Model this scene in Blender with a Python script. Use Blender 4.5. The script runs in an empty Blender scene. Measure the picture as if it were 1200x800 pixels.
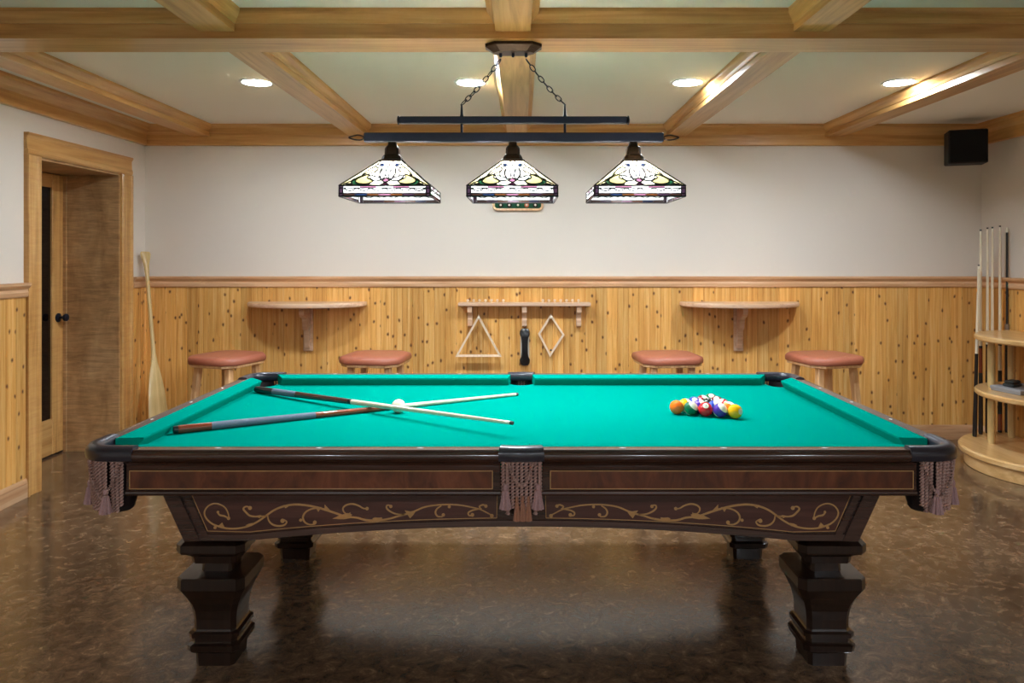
import bpy, math, random
from mathutils import Vector, Matrix, Quaternion
random.seed(7)
PI = math.pi
scene = bpy.context.scene
COL = scene.collection

# ------------------------------------------------------------------ camera, world, exposure
H = 1.40                                    # lens height; level camera, shifted lens
cam_d = bpy.data.cameras.new('camera')
cam = bpy.data.objects.new('camera', cam_d)
COL.objects.link(cam)
cam.location = (0, 0, H)
cam.rotation_euler = (PI / 2, 0, 0)
cam_d.sensor_width = 36
cam_d.lens = 855 / 1200 * 36
cam_d.shift_x = -11 / 1200
cam_d.shift_y = -100 / 1200
cam_d.clip_start = 0.05
scene.camera = cam
world = bpy.data.worlds.new('world')
scene.world = world
world.use_nodes = True
world.node_tree.nodes['Background'].inputs[0].default_value = (0, 0, 0, 1)
vs = scene.view_settings
vs.view_transform = 'Standard'
vs.look = 'None'
vs.gamma = 1
vs.use_curve_mapping = False
vs.exposure = 0.2
scene.cycles.use_denoising = True
scene.cycles.sample_clamp_indirect = 0
scene.cycles.max_bounces = 10
scene.cycles.diffuse_bounces = 6
BULB_W = 28.0                               # each pendant bulb
DOWN_W = 23.0                               # each recessed downlight
BULB_COL = (0.815, 0.91, 1.0)
DOWN_COL = (0.80, 0.905, 1.0)

# ------------------------------------------------------------------ materials
def lin(c):
    return tuple((v / 255 / 12.92) if v / 255 <= 0.04045 else ((v / 255 + 0.055) / 1.055) ** 2.4 for v in c)
def rgba(c):
    return lin(c) + (1,)
MATS = {}
def new_mat(name):
    m = bpy.data.materials.new(name)
    m.use_nodes = True
    MATS[name] = m
    nt = m.node_tree
    return m, nt, nt.nodes['Principled BSDF'], nt.nodes.new, nt.links.new
def plain(name, col, rough=0.5, metal=0.0, coat=0.0, bump=0.0, bscale=200, spec=0.5, var=0.0):
    m, nt, b, N, L = new_mat(name)
    b.inputs['Base Color'].default_value = rgba(col)
    b.inputs['Roughness'].default_value = rough
    b.inputs['Metallic'].default_value = metal
    b.inputs['Coat Weight'].default_value = coat
    b.inputs['Coat Roughness'].default_value = 0.12
    b.inputs['Specular IOR Level'].default_value = spec
    tc = N('ShaderNodeTexCoord')
    nz = N('ShaderNodeTexNoise')
    nz.inputs['Scale'].default_value = bscale
    nz.inputs['Detail'].default_value = 4
    L(tc.outputs['Object'], nz.inputs['Vector'])
    if bump:
        bp = N('ShaderNodeBump')
        bp.inputs['Strength'].default_value = bump
        bp.inputs['Distance'].default_value = 0.002
        L(nz.outputs['Fac'], bp.inputs['Height'])
        L(bp.outputs['Normal'], b.inputs['Normal'])
    if var:
        mx = N('ShaderNodeMix'); mx.data_type = 'RGBA'
        mx.inputs[6].default_value = rgba(tuple(max(0, v * (1 - var)) for v in col))
        mx.inputs[7].default_value = rgba(tuple(min(255, v * (1 + var)) for v in col))
        L(nz.outputs['Fac'], mx.inputs[0])
        L(mx.outputs[2], b.inputs['Base Color'])
    return m
def wood(name, cols, axis='X', rough=0.35, coat=0.3, fine=40, along=1.6, knots=False, tint=0.12, figure=0.0):
    """grain along `axis`; colours dark, middle, light; each object shifts the grain at random"""
    m, nt, b, N, L = new_mat(name)
    tc = N('ShaderNodeTexCoord'); oi = N('ShaderNodeObjectInfo')
    mul = N('ShaderNodeVectorMath'); mul.operation = 'SCALE'
    mul.inputs[0].default_value = (13.7, 7.3, 21.1)
    L(oi.outputs['Random'], mul.inputs['Scale'])
    add = N('ShaderNodeVectorMath'); add.operation = 'ADD'
    L(tc.outputs['Object'], add.inputs[0]); L(mul.outputs[0], add.inputs[1])
    mp = N('ShaderNodeMapping')
    s = [fine, fine, fine]; s['XYZ'.index(axis)] = along
    mp.inputs['Scale'].default_value = s
    L(add.outputs[0], mp.inputs['Vector'])
    n1 = N('ShaderNodeTexNoise')
    n1.inputs['Scale'].default_value = 1.0; n1.inputs['Detail'].default_value = 6
    n1.inputs['Roughness'].default_value = 0.6; n1.inputs['Distortion'].default_value = 0.8
    L(mp.outputs[0], n1.inputs['Vector'])
    rp = N('ShaderNodeValToRGB')
    e = rp.color_ramp.elements
    e[0].position = 0.28; e[0].color = rgba(cols[0])
    e[1].position = 0.72; e[1].color = rgba(cols[2])
    k = e.new(0.5); k.color = rgba(cols[1])
    L(n1.outputs['Fac'], rp.inputs['Fac'])
    out = rp.outputs['Color']
    if figure:
        mp2 = N('ShaderNodeMapping')
        s2 = [6, 6, 6]; s2['XYZ'.index(axis)] = 45
        mp2.inputs['Scale'].default_value = s2
        L(add.outputs[0], mp2.inputs['Vector'])
        n2 = N('ShaderNodeTexNoise'); n2.inputs['Scale'].default_value = 1.0; n2.inputs['Detail'].default_value = 3
        n2.inputs['Distortion'].default_value = 1.2
        L(mp2.outputs[0], n2.inputs['Vector'])
        mx = N('ShaderNodeMix'); mx.data_type = 'RGBA'; mx.blend_type = 'OVERLAY'
        mx.inputs[0].default_value = figure
        L(out, mx.inputs[6]); L(n2.outputs['Fac'], mx.inputs[7])
        out = mx.outputs[2]
    if knots:
        sp = N('ShaderNodeSeparateXYZ'); L(add.outputs[0], sp.inputs[0])
        cb = N('ShaderNodeCombineXYZ')
        m1 = N('ShaderNodeMath'); m1.operation = 'MULTIPLY'; m1.inputs[1].default_value = 8.5
        m2 = N('ShaderNodeMath'); m2.operation = 'MULTIPLY'; m2.inputs[1].default_value = 5.6
        L(sp.outputs[0], m1.inputs[0]); L(sp.outputs[2], m2.inputs[0])
        L(m1.outputs[0], cb.inputs[0]); L(m2.outputs[0], cb.inputs[1])
        nn = N('ShaderNodeTexNoise'); nn.inputs['Scale'].default_value = 3.0
        L(cb.outputs[0], nn.inputs['Vector'])
        mv = N('ShaderNodeVectorMath'); mv.operation = 'SCALE'; mv.inputs['Scale'].default_value = 0.12
        L(nn.outputs['Color'], mv.inputs[0])
        ad = N('ShaderNodeVectorMath'); ad.operation = 'ADD'
        L(cb.outputs[0], ad.inputs[0]); L(mv.outputs[0], ad.inputs[1])
        vo = N('ShaderNodeTexVoronoi'); vo.voronoi_dimensions = '2D'; vo.inputs['Scale'].default_value = 1.0
        L(ad.outputs[0], vo.inputs['Vector'])
        kr = N('ShaderNodeValToRGB')
        ke = kr.color_ramp.elements
        ke[0].position = 0.03; ke[0].color = (1, 1, 1, 1)
        ke[1].position = 0.10; ke[1].color = (0, 0, 0, 1)
        L(vo.outputs['Distance'], kr.inputs['Fac'])
        mk = N('ShaderNodeMix'); mk.data_type = 'RGBA'
        mk.inputs[7].default_value = rgba((104, 58, 26))
        L(kr.outputs['Color'], mk.inputs[0]); L(out, mk.inputs[6])
        out = mk.outputs[2]
    hs = N('ShaderNodeHueSaturation')
    mr = N('ShaderNodeMapRange')
    mr.inputs['To Min'].default_value = 1 - tint; mr.inputs['To Max'].default_value = 1 + tint
    L(oi.outputs['Random'], mr.inputs['Value'])
    L(mr.outputs[0], hs.inputs['Value']); L(out, hs.inputs['Color'])
    L(hs.outputs['Color'], b.inputs['Base Color'])
    b.inputs['Roughness'].default_value = rough
    b.inputs['Coat Weight'].default_value = coat
    b.inputs['Coat Roughness'].default_value = 0.09
    bp = N('ShaderNodeBump'); bp.inputs['Strength'].default_value = 0.08; bp.inputs['Distance'].default_value = 0.001
    L(n1.outputs['Fac'], bp.inputs['Height']); L(bp.outputs['Normal'], b.inputs['Normal'])
    return m
MAPLE = [(178, 124, 66), (210, 158, 92), (226, 180, 116)]
maple_x = wood('maple_x', MAPLE, 'X', 0.36, 0.2, 22, 1.2)
maple_y = wood('maple_y', MAPLE, 'Y', 0.36, 0.2, 22, 1.2)
maple_z = wood('maple_z', MAPLE, 'Z', 0.36, 0.2, 22, 1.2, figure=0.25)
rail_x = wood('chair_rail_x', [(182, 132, 90), (208, 162, 120), (222, 184, 146)], 'X', 0.3, 0.4, 30, 1.5)
rail_y = wood('chair_rail_y', [(182, 132, 90), (208, 162, 120), (222, 184, 146)], 'Y', 0.3, 0.4, 30, 1.5)
jamb_wood = wood('figured_maple', [(158, 116, 74), (184, 142, 96), (200, 160, 114)], 'Z', 0.4, 0.2, 8, 3, figure=0.6)
pine = wood('knotty_pine', [(194, 130, 58), (224, 168, 90), (238, 194, 124)], 'Z', 0.42, 0.2, 45, 1.4, knots=True, tint=0.16)
shelf_wood = wood('oak_shelf', [(192, 148, 114), (216, 178, 146), (230, 198, 170)], 'X', 0.3, 0.4, 30, 1.5)
oak_z = wood('oak_upright', [(184, 134, 88), (212, 166, 118), (228, 190, 146)], 'Z', 0.35, 0.3, 40, 2)
rack_wood = wood('rack_maple', [(226, 194, 158), (242, 216, 186), (248, 228, 204)], 'Z', 0.35, 0.3, 40, 2)
stand_wood = wood('stand_maple', [(190, 142, 84), (216, 172, 112), (230, 192, 138)], 'Y', 0.3, 0.4, 26, 1.5)
paddle_wood = wood('paddle_wood', [(180, 148, 92), (206, 176, 118), (218, 190, 136)], 'Z', 0.4, 0.2, 40, 1.5)
mahog_x = wood('dark_mahogany_x', [(44, 26, 20), (62, 38, 30), (80, 51, 41)], 'X', 0.24, 0.7, 45, 1.5, tint=0.03)  # rails and aprons coloured lighter than the legs, in place of more front light
mahog_z = wood('dark_mahogany_z', [(26, 16, 12), (38, 24, 18), (50, 32, 25)], 'Z', 0.28, 0.6, 45, 1.5, tint=0.03)
walnut = wood('walnut_veneer', [(58, 26, 14), (92, 46, 26), (118, 64, 38)], 'Z', 0.25, 0.6, 14, 6, tint=0.04)
apron_veneer = wood('apron_veneer', [(62, 32, 28), (78, 44, 38), (94, 56, 48)], 'X', 0.28, 0.6, 30, 2, tint=0.03)
inlay = plain('inlay_maple', (186, 142, 88), 0.35, coat=0.4, bscale=60, var=0.12)
paint = plain('wall_paint', (224, 214, 202), 0.6, bump=0.15, bscale=300, spec=0.3)
ceil_paint = plain('ceiling_paint', (238, 232, 220), 0.7, bump=0.15, bscale=300, spec=0.3)
leather = plain('brown_leather', (174, 102, 78), 0.38, bump=0.35, bscale=260, var=0.06)
pleather = plain('pocket_leather', (34, 33, 44), 0.3, bump=0.15, bscale=300, coat=0.3)
liner_m = plain('pocket_liner', (34, 22, 24), 0.6, bump=0.4, bscale=200)
cord_m = plain('mauve_cord', (172, 138, 128), 0.7, bscale=400, var=0.25)
tassel_m = plain('mauve_tassel', (160, 126, 126), 0.6, bscale=300, var=0.25)
tassel_dark = plain('dark_tassel', (34, 26, 24), 0.7, bscale=300, var=0.2)
gold_cord = plain('gold_cord', (156, 108, 84), 0.6, bscale=300, var=0.2)
black_metal = plain('black_bronze', (40, 46, 62), 0.30, metal=0.6, bscale=80, var=0.1)
bronze = plain('aged_bronze', (62, 46, 36), 0.35, metal=0.8, bscale=80, var=0.15)
dull_steel = plain('dull_steel', (150, 140, 128), 0.4, metal=0.7)
white_plastic = plain('white_plastic', (232, 230, 226), 0.4)
black_plastic = plain('black_plastic', (7, 7, 9), 0.55)
grille_cloth = plain('speaker_grille', (5, 6, 9), 0.9, bump=0.6, bscale=900)
pearl = plain('pearl_inlay', (226, 222, 212), 0.2)
ivory = plain('ivory', (238, 228, 206), 0.12, coat=0.6)
shaft_m = wood('cue_shaft', [(214, 198, 168), (226, 212, 184), (234, 222, 198)], 'X', 0.3, 0.5, 60, 2, tint=0.03)
cue_red = wood('cue_redwood', [(96, 38, 20), (134, 58, 32), (150, 74, 44)], 'X', 0.22, 0.7, 90, 4, tint=0.03)
cue_brown = wood('cue_darkwood', [(46, 24, 18), (66, 36, 28), (84, 50, 40)], 'X', 0.22, 0.7, 90, 4, tint=0.03)
cue_black = plain('cue_black', (14, 14, 18), 0.3, coat=0.4)
wrap_m = plain('linen_wrap', (96, 108, 124), 0.7, bump=0.6, bscale=700, var=0.2)
tip_m = plain('cue_tip', (70, 66, 62), 0.8)
brass = plain('brass', (150, 112, 60), 0.35, metal=0.9)
felt_green = plain('plaque_felt', (28, 84, 58), 0.9)
bristle = plain('pale_bristle', (206, 200, 186), 0.8)
grey_card = plain('grey_card', (150, 150, 152), 0.6, var=0.05)
dark_case = plain('dark_case', (56, 62, 64), 0.5)
# cloth
m, nt, b, N, L = new_mat('green_cloth')
b.inputs['Base Color'].default_value = (0.0, 0.242, 0.180, 1)
b.inputs['Roughness'].default_value = 0.9
b.inputs['Specular IOR Level'].default_value = 0.0
tc = N('ShaderNodeTexCoord'); nz = N('ShaderNodeTexNoise'); nz.inputs['Scale'].default_value = 900
L(tc.outputs['Object'], nz.inputs['Vector'])
bp = N('ShaderNodeBump'); bp.inputs['Strength'].default_value = 0.2; bp.inputs['Distance'].default_value = 0.0006
L(nz.outputs['Fac'], bp.inputs['Height']); L(bp.outputs['Normal'], b.inputs['Normal'])
cloth = m
# cork floor
m, nt, b, N, L = new_mat('cork_floor')
tc = N('ShaderNodeTexCoord')
mp = N('ShaderNodeMapping'); mp.inputs['Rotation'].default_value = (0, 0, -0.6); mp.inputs['Scale'].default_value = (1.0, 1.15, 1)
L(tc.outputs['Object'], mp.inputs['Vector'])
n1 = N('ShaderNodeTexNoise'); n1.inputs['Scale'].default_value = 17; n1.inputs['Detail'].default_value = 9
n1.inputs['Roughness'].default_value = 0.77; n1.inputs['Distortion'].default_value = 0.6
L(mp.outputs[0], n1.inputs['Vector'])
rp = N('ShaderNodeValToRGB'); e = rp.color_ramp.elements
e[0].position = 0.34; e[0].color = rgba((50, 38, 29)); e[1].position = 0.68; e[1].color = rgba((182, 149, 115))
k = e.new(0.47); k.color = rgba((100, 79, 61)); k = e.new(0.58); k.color = rgba((127, 101, 78))
L(n1.outputs['Fac'], rp.inputs['Fac'])
n2 = N('ShaderNodeTexNoise'); n2.inputs['Scale'].default_value = 1.3; n2.inputs['Detail'].default_value = 3
L(tc.outputs['Object'], n2.inputs['Vector'])
r2 = N('ShaderNodeValToRGB'); e = r2.color_ramp.elements
e[0].position = 0.3; e[0].color = (0.62, 0.60, 0.58, 1); e[1].position = 0.7; e[1].color = (1, 1, 1, 1)
L(n2.outputs['Fac'], r2.inputs['Fac'])
mx = N('ShaderNodeMix'); mx.data_type = 'RGBA'; mx.blend_type = 'MULTIPLY'; mx.inputs[0].default_value = 1
L(rp.outputs['Color'], mx.inputs[6]); L(r2.outputs['Color'], mx.inputs[7])
L(mx.outputs[2], b.inputs['Base Color'])
b.inputs['Roughness'].default_value = 0.18
b.inputs['IOR'].default_value = 1.5
b.inputs['Coat Weight'].default_value = 0.4; b.inputs['Coat Roughness'].default_value = 0.12
bp = N('ShaderNodeBump'); bp.inputs['Strength'].default_value = 0.05; bp.inputs['Distance'].default_value = 0.002
L(n1.outputs['Fac'], bp.inputs['Height']); L(bp.outputs['Normal'], b.inputs['Normal'])
cork = m
# dark door glass
m, nt, b, N, L = new_mat('dark_glass')
b.inputs['Base Color'].default_value = (0.004, 0.003, 0.003, 1); b.inputs['Roughness'].default_value = 0.05
door_glass = m
def emit(name, col, strength):
    m, nt, b, N, L = new_mat(name)
    b.inputs['Base Color'].default_value = (0.8, 0.8, 0.8, 1)
    b.inputs['Emission Color'].default_value = tuple(col) + (1,)
    b.inputs['Emission Strength'].default_value = strength
    return m
BULB_R = 0.028
bulb_m = emit('bulb_glow', BULB_COL, BULB_W / (4 * PI * PI * BULB_R ** 2))
DOWN_R = 0.075
down_m = emit('downlight_lens', DOWN_COL, DOWN_W / (PI * PI * DOWN_R ** 2))
added_m = emit('added_lens', DOWN_COL, .8 * DOWN_W / (PI * PI * DOWN_R ** 2))  # lens of the added row behind the viewer
def glass_art(name, col):
    m, nt, b, N, L = new_mat(name)
    nt.nodes.remove(b)
    out = nt.nodes['Material Output']
    tl = N('ShaderNodeBsdfTranslucent'); df = N('ShaderNodeBsdfDiffuse'); gl = N('ShaderNodeBsdfGlossy')
    tc = N('ShaderNodeTexCoord'); nz = N('ShaderNodeTexNoise'); nz.inputs['Scale'].default_value = 45
    nz.inputs['Distortion'].default_value = 1.5
    L(tc.outputs['Object'], nz.inputs['Vector'])
    mx = N('ShaderNodeMix'); mx.data_type = 'RGBA'
    mx.inputs[6].default_value = tuple(v * 0.6 for v in col) + (1,); mx.inputs[7].default_value = tuple(min(1, v * 1.3) for v in col) + (1,)
    L(nz.outputs['Fac'], mx.inputs[0])
    L(mx.outputs[2], tl.inputs['Color']); L(mx.outputs[2], df.inputs['Color'])
    gl.inputs['Roughness'].default_value = 0.15
    a = N('ShaderNodeMixShader'); a.inputs[0].default_value = 0.22
    L(tl.outputs[0], a.inputs[1]); L(df.outputs[0], a.inputs[2])
    c = N('ShaderNodeMixShader'); c.inputs[0].default_value = 0.04
    L(a.outputs[0], c.inputs[1]); L(gl.outputs[0], c.inputs[2])
    L(c.outputs[0], out.inputs['Surface'])
    return m
G = dict(cream=(.145, .122, .088), pale=(.105, .085, .044), yellow=(.05, .041, .014), green=(.0015, .009, .0035),
         blue=(.0005, .0014, .0045), pink=(.018, .007, .011), magenta=(.006, .0008, .003), amber=(.008, .0022, .0005),
         purple=(.003, .0012, .0025), white=(.135, .130, .118), red=(.013, .002, .001), brown=(.003, .001, .0006))
G = {k: glass_art('art_glass_' + k, tuple(4.2 * x for x in v)) for k, v in G.items()}
lead = plain('lead_came', (30, 22, 20), 0.45, metal=0.4)

# ------------------------------------------------------------------ mesh helpers
class MB:
    def __init__(s):
        s.v = []; s.f = []
    def add(s, vs, fs):
        o = len(s.v)
        s.v += [tuple(p) for p in vs]
        s.f += [tuple(i + o for i in f) for f in fs]
        return s
    def box(s, x0, x1, y0, y1, z0, z1):
        return s.add([(x0, y0, z0), (x1, y0, z0), (x1, y1, z0), (x0, y1, z0), (x0, y0, z1), (x1, y0, z1), (x1, y1, z1), (x0, y1, z1)],
                     [(0, 3, 2, 1), (4, 5, 6, 7), (0, 1, 5, 4), (1, 2, 6, 5), (2, 3, 7, 6), (3, 0, 4, 7)])
    def prism(s, poly, axis, a, b, caps=True):
        """poly in the two other axes (in xyz order), swept from a to b along axis"""
        def P(p, t):
            return {'x': (t, p[0], p[1]), 'y': (p[0], t, p[1]), 'z': (p[0], p[1], t)}[axis]
        n = len(poly)
        vs = [P(p, a) for p in poly] + [P(p, b) for p in poly]
        fs = [(i, (i + 1) % n, n + (i + 1) % n, n + i) for i in range(n)]
        if caps:
            fs += [tuple(reversed(range(n))), tuple(range(n, 2 * n))]
        return s.add(vs, fs)
    def loft(s, rings, caps=True, closed=True):
        n = len(rings[0]); vs = [p for r in rings for p in r]; fs = []
        for k in range(len(rings) - 1):
            for i in range(n if closed else n - 1):
                j = (i + 1) % n
                fs.append((k * n + i, k * n + j, (k + 1) * n + j, (k + 1) * n + i))
        if caps:
            fs += [tuple(reversed(range(n))), tuple(range((len(rings) - 1) * n, len(rings) * n))]
        return s.add(vs, fs)
    def lathe(s, prof, n=16, axis='z', c=(0, 0, 0), caps=True):
        rings = []
        for r, h in prof:
            ring = []
            for i in range(n):
                a = 2 * PI * i / n
                p = {'z': (r * math.cos(a), r * math.sin(a), h), 'x': (h, r * math.cos(a), r * math.sin(a)), 'y': (r * math.sin(a), h, r * math.cos(a))}[axis]
                ring.append((p[0] + c[0], p[1] + c[1], p[2] + c[2]))
            rings.append(ring)
        return s.loft(rings, caps)
    def tube(s, pts, r, n=6, twist=0.0, lobe=0.0, nl=2, closed=False, flat=1.0, caps=True):
        pts = [Vector(p) for p in pts]; m = len(pts)
        rr = r if isinstance(r, (list, tuple)) else [r] * m
        tang = []
        for i in range(m):
            a = pts[(i - 1) % m] if closed or i > 0 else pts[0]
            c = pts[(i + 1) % m] if closed or i < m - 1 else pts[-1]
            tang.append((c - a).normalized())
        t0 = tang[0]
        up = Vector((0, 0, 1)) if abs(t0.z) < 0.9 else Vector((0, 1, 0))
        nrm = (up - t0 * up.dot(t0)).normalized()
        rings = []; d = 0.0
        for i in range(m):
            t = tang[i]
            nrm = (nrm - t * nrm.dot(t)).normalized()
            bi = t.cross(nrm)
            if i: d += (pts[i] - pts[i - 1]).length
            ring = []
            for k in range(n):
                a = 2 * PI * k / n
                q = rr[i] * (1 + lobe * math.cos(nl * (a - 0)))
                ang = a + twist * d
                ring.append(pts[i] + (nrm * math.cos(ang) * flat + bi * math.sin(ang)) * q)
            rings.append(ring)
        if closed: rings.append(rings[0])
        return s.loft(rings, caps and not closed)
    def xf(s, mat):
        s.v = [tuple(mat @ Vector(p)) for p in s.v]
        return s
    def mesh(s, name, mat, smooth=None):
        me = bpy.data.meshes.new(name)
        me.from_pydata(s.v, [], s.f)
        me.validate()
        import bmesh
        bm = bmesh.new(); bm.from_mesh(me)
        bmesh.ops.recalc_face_normals(bm, faces=bm.faces)
        bm.to_mesh(me); bm.free()
        if mat: me.materials.append(mat)
        if smooth:
            for p in me.polygons: p.use_smooth = True
            me.set_sharp_from_angle(angle=math.radians(smooth))
        me.update()
        return me
    def obj(s, name, mat, parent=None, loc=(0, 0, 0), rot=(0, 0, 0), smooth=None):
        return inst(s.mesh(name, mat, smooth), name, parent, loc, rot)
def inst(me, name, parent=None, loc=(0, 0, 0), rot=(0, 0, 0)):
    o = bpy.data.objects.new(name, me)
    COL.objects.link(o)
    o.location = loc
    if isinstance(rot, Quaternion):
        o.rotation_euler = rot.to_euler()
    else:
        o.rotation_euler = rot
    o.parent = parent
    return o
def tag(o, label, cat, group=None, kind=None):
    o['label'] = label; o['category'] = cat
    if group: o['group'] = group
    if kind: o['kind'] = kind
    return o
def thing(name, label, cat, loc=(0, 0, 0), rz=0, group=None):
    o = bpy.data.objects.new(name, None)
    COL.objects.link(o); o.location = loc; o.rotation_euler = (0, 0, rz); o.empty_display_size = 0.1
    return tag(o, label, cat, group)
def arc(cx, cy, r, a0, a1, n):
    return [(cx + r * math.cos(math.radians(a0 + (a1 - a0) * i / n)), cy + r * math.sin(math.radians(a0 + (a1 - a0) * i / n))) for i in range(n + 1)]
def oct_ring(half, ch, z, cx=0, cy=0, hy=None):
    hx = half; hy = hy or half
    return [(cx + x, cy + y, z) for x, y in ((hx - ch, -hy), (hx, -hy + ch), (hx, hy - ch), (hx - ch, hy), (-hx + ch, hy), (-hx, hy - ch), (-hx, -hy + ch), (-hx + ch, -hy))]
def B(x0, x1, y0, y1, z0, z1):
    return MB().box(x0, x1, y0, y1, z0, z1)
def bevbox(x0, x1, y0, y1, z0, z1, e=0.004):
    """box with chamfered vertical and horizontal edges"""
    cx, cy = (x0 + x1) / 2, (y0 + y1) / 2; hx, hy = (x1 - x0) / 2, (y1 - y0) / 2
    return MB().loft([oct_ring(hx - e, e, z0, cx, cy, hy - e), oct_ring(hx, e, z0 + e, cx, cy, hy), oct_ring(hx, e, z1 - e, cx, cy, hy), oct_ring(hx - e, e, z1, cx, cy, hy - e)])
def catmull(pts, sub=5):
    out = []
    P = [pts[0]] + list(pts) + [pts[-1]]
    for i in range(1, len(P) - 2):
        p0, p1, p2, p3 = P[i - 1], P[i], P[i + 1], P[i + 2]
        for k in range(sub):
            t = k / sub
            out.append(tuple(0.5 * (2 * b_ + (c_ - a_) * t + (2 * a_ - 5 * b_ + 4 * c_ - d_) * t * t + (3 * b_ - a_ - 3 * c_ + d_) * t ** 3) for a_, b_, c_, d_ in zip(p0, p1, p2, p3)))
    out.append(tuple(pts[-1]))
    return out

# ------------------------------------------------------------------ room shell
XL, XR, YB, YF, ZC = -2.89, 3.53, 5.60, -2.2, 2.40
floor = tag(B(XL - 0.6, XR + 0.2, YF - 0.2, YB + 0.2, -0.1, 0).obj('floor', cork), 'glossy brown cork floor of the games room', 'floor', kind='structure')
ceiling = tag(B(XL - 0.6, XR + 0.2, YF - 0.2, YB + 0.2, ZC, ZC + 0.1).obj('ceiling', ceil_paint), 'white ceiling divided into coffers by maple beams', 'ceiling', kind='structure')
wall_back = tag(B(XL - 0.6, XR + 0.2, YB, YB + 0.2, 0, ZC).obj('wall_back', paint), 'white back wall above knotty pine wainscot', 'wall', kind='structure')
wall_right = tag(B(XR, XR + 0.2, YF, YB, 0, ZC).obj('wall_right', paint), 'white right wall behind the cue stand', 'wall', kind='structure')
wall_front = tag(B(XL - 0.6, XR + 0.2, YF - 0.2, YF, 0, ZC).obj('wall_front', paint), 'plain white wall behind the viewer', 'wall', kind='structure')
D0, D1, DZ, XD = 4.358, 5.257, 2.0, -3.28     # door opening along the left wall, door plane
w = B(XL - 0.6, XL, YF, D0, 0, ZC).box(XL - 0.6, XL, D1, YB, 0, ZC).box(XL - 0.6, XL, D0, D1, DZ, ZC).box(XL - 0.6, XD - 0.06, D0, D1, 0, DZ)
wall_left = tag(w.obj('wall_left', paint), 'white left wall with the deep door opening', 'wall', kind='structure')

# wainscot planks, one mesh shared
PW = 0.0824
pl = [(-PW / 2, .0045), (-PW / 2 + .003, 0), (-.0035, 0), (-.001, .002), (.001, .002), (.0035, 0), (PW / 2 - .003, 0), (PW / 2, .0045), (PW / 2, .016), (-PW / 2, .016)]
plank_me = MB().prism(pl, 'z', 0, 1.09).mesh('plank', pine)
n = int((XR - XL) / PW) + 1
for i in range(n):
    inst(plank_me, 'plank', wall_back, (XL + PW * (i + .5), YB - .016, .09))
yy = D0 - .125
while yy - PW > 0.6:
    inst(plank_me, 'plank', wall_left, (XL + .016, yy - PW / 2, .09), (0, 0, PI / 2)); yy -= PW
for k in range(3):
    inst(plank_me, 'plank', wall_left, (XL + .016, YB - .004 - PW * (k + .5), .09), (0, 0, PI / 2))
yy = YB - .004
while yy - PW > 0.6:
    inst(plank_me, 'plank', wall_right, (XR - .016, yy - PW / 2, .09), (0, 0, -PI / 2)); yy -= PW
# mouldings: profiles as (distance from wall, height)
chair = [(0, 1.163), (.024, 1.163), (.028, 1.17), (.03, 1.19), (.026, 1.205), (.03, 1.212), (.04, 1.222), (.046, 1.232), (.046, 1.246), (0, 1.246)]
base = [(0, 0), (.024, 0), (.024, .085), (.02, .1), (.016, .11), (0, .11)]
crown = [(0, 2.245), (.026, 2.245), (.03, 2.25), (.03, 2.325), (.036, 2.333), (.05, 2.345), (.07, 2.375), (.085, 2.385), (.088, ZC), (0, ZC)]
tn = [0]
def trim(profile, side, a, b, mat, label, name=None, cat='trim'):
    tn[0] += 1
    name = name or 'trim_%d' % tn[0]
    if side == 'back': mb = MB().prism([(YB - d, z) for d, z in profile], 'x', a, b)
    if side == 'left': mb = MB().prism([(XL + d, z) for d, z in profile], 'y', a, b)
    if side == 'right': mb = MB().prism([(XR - d, z) for d, z in profile], 'y', a, b)
    if side == 'front': mb = MB().prism([(YF + d, z) for d, z in profile], 'x', a, b)
    return tag(mb.obj(name, mat), label, cat, kind='structure')
trim(chair, 'back', XL, XR, rail_x, 'maple chair rail along the back wall')
trim(chair, 'left', YF, D0 - .12, rail_y, 'maple chair rail on the left wall before the door')
trim(chair, 'left', D1 + .138, YB, rail_y, 'short maple chair rail between door casing and corner')
trim(chair, 'right', YF, YB, rail_y, 'maple chair rail along the right wall')
trim(base, 'back', XL, XR, rail_x, 'pine baseboard along the back wall', 'baseboard_back', 'baseboard')
trim(base, 'left', YF, D0 - .12, rail_y, 'pine baseboard on the left wall before the door', 'baseboard_left', 'baseboard')
trim(base, 'right', YF, YB, rail_y, 'pine baseboard along the right wall', 'baseboard_right', 'baseboard')
trim(crown, 'back', XL, XR, maple_x, 'maple crown moulding along the back wall')
trim(crown, 'left', YF, YB, maple_y, 'maple crown moulding along the left wall')
trim(crown, 'right', YF, YB, maple_y, 'maple crown moulding along the right wall')
trim(crown, 'front', XL, XR, maple_x, 'maple crown moulding behind the viewer')
# ceiling beams
ZB, ZX = 2.314, 2.286
mo = [(0, 2.345), (.006, 2.345), (.010, 2.352), (.014, 2.36), (.03, 2.378), (.034, 2.386), (.034, ZC), (0, ZC)]
CX = [(2.97, 3.17), (0.55, 0.75)]
for y0, y1 in CX:
    bm_ = B(XL, XR, y0, y1, ZX, ZC - .001).obj('beam', maple_x, ceiling)
    MB().prism([(y0 - d, z) for d, z in mo], 'x', XL, XR).obj('moulding', maple_x, bm_)
    MB().prism([(y1 + d, z) for d, z in mo], 'x', XL, XR).obj('moulding', maple_x, bm_)
BX = [-2.45, -1.24, -.034, 1.18, 2.39]
for x in BX:
    for y0, y1 in ((3.17, YB - .03), (.75, 2.97), (YF, .55)):
        bm_ = B(x - .072, x + .072, y0, y1, ZB, ZC - .001).obj('beam', maple_y, ceiling)
        MB().prism([(x - .072 - d, z) for d, z in mo], 'y', y0, y1).obj('moulding', maple_y, bm_)
        MB().prism([(x + .072 + d, z) for d, z in mo], 'y', y0, y1).obj('moulding', maple_y, bm_)
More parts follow.
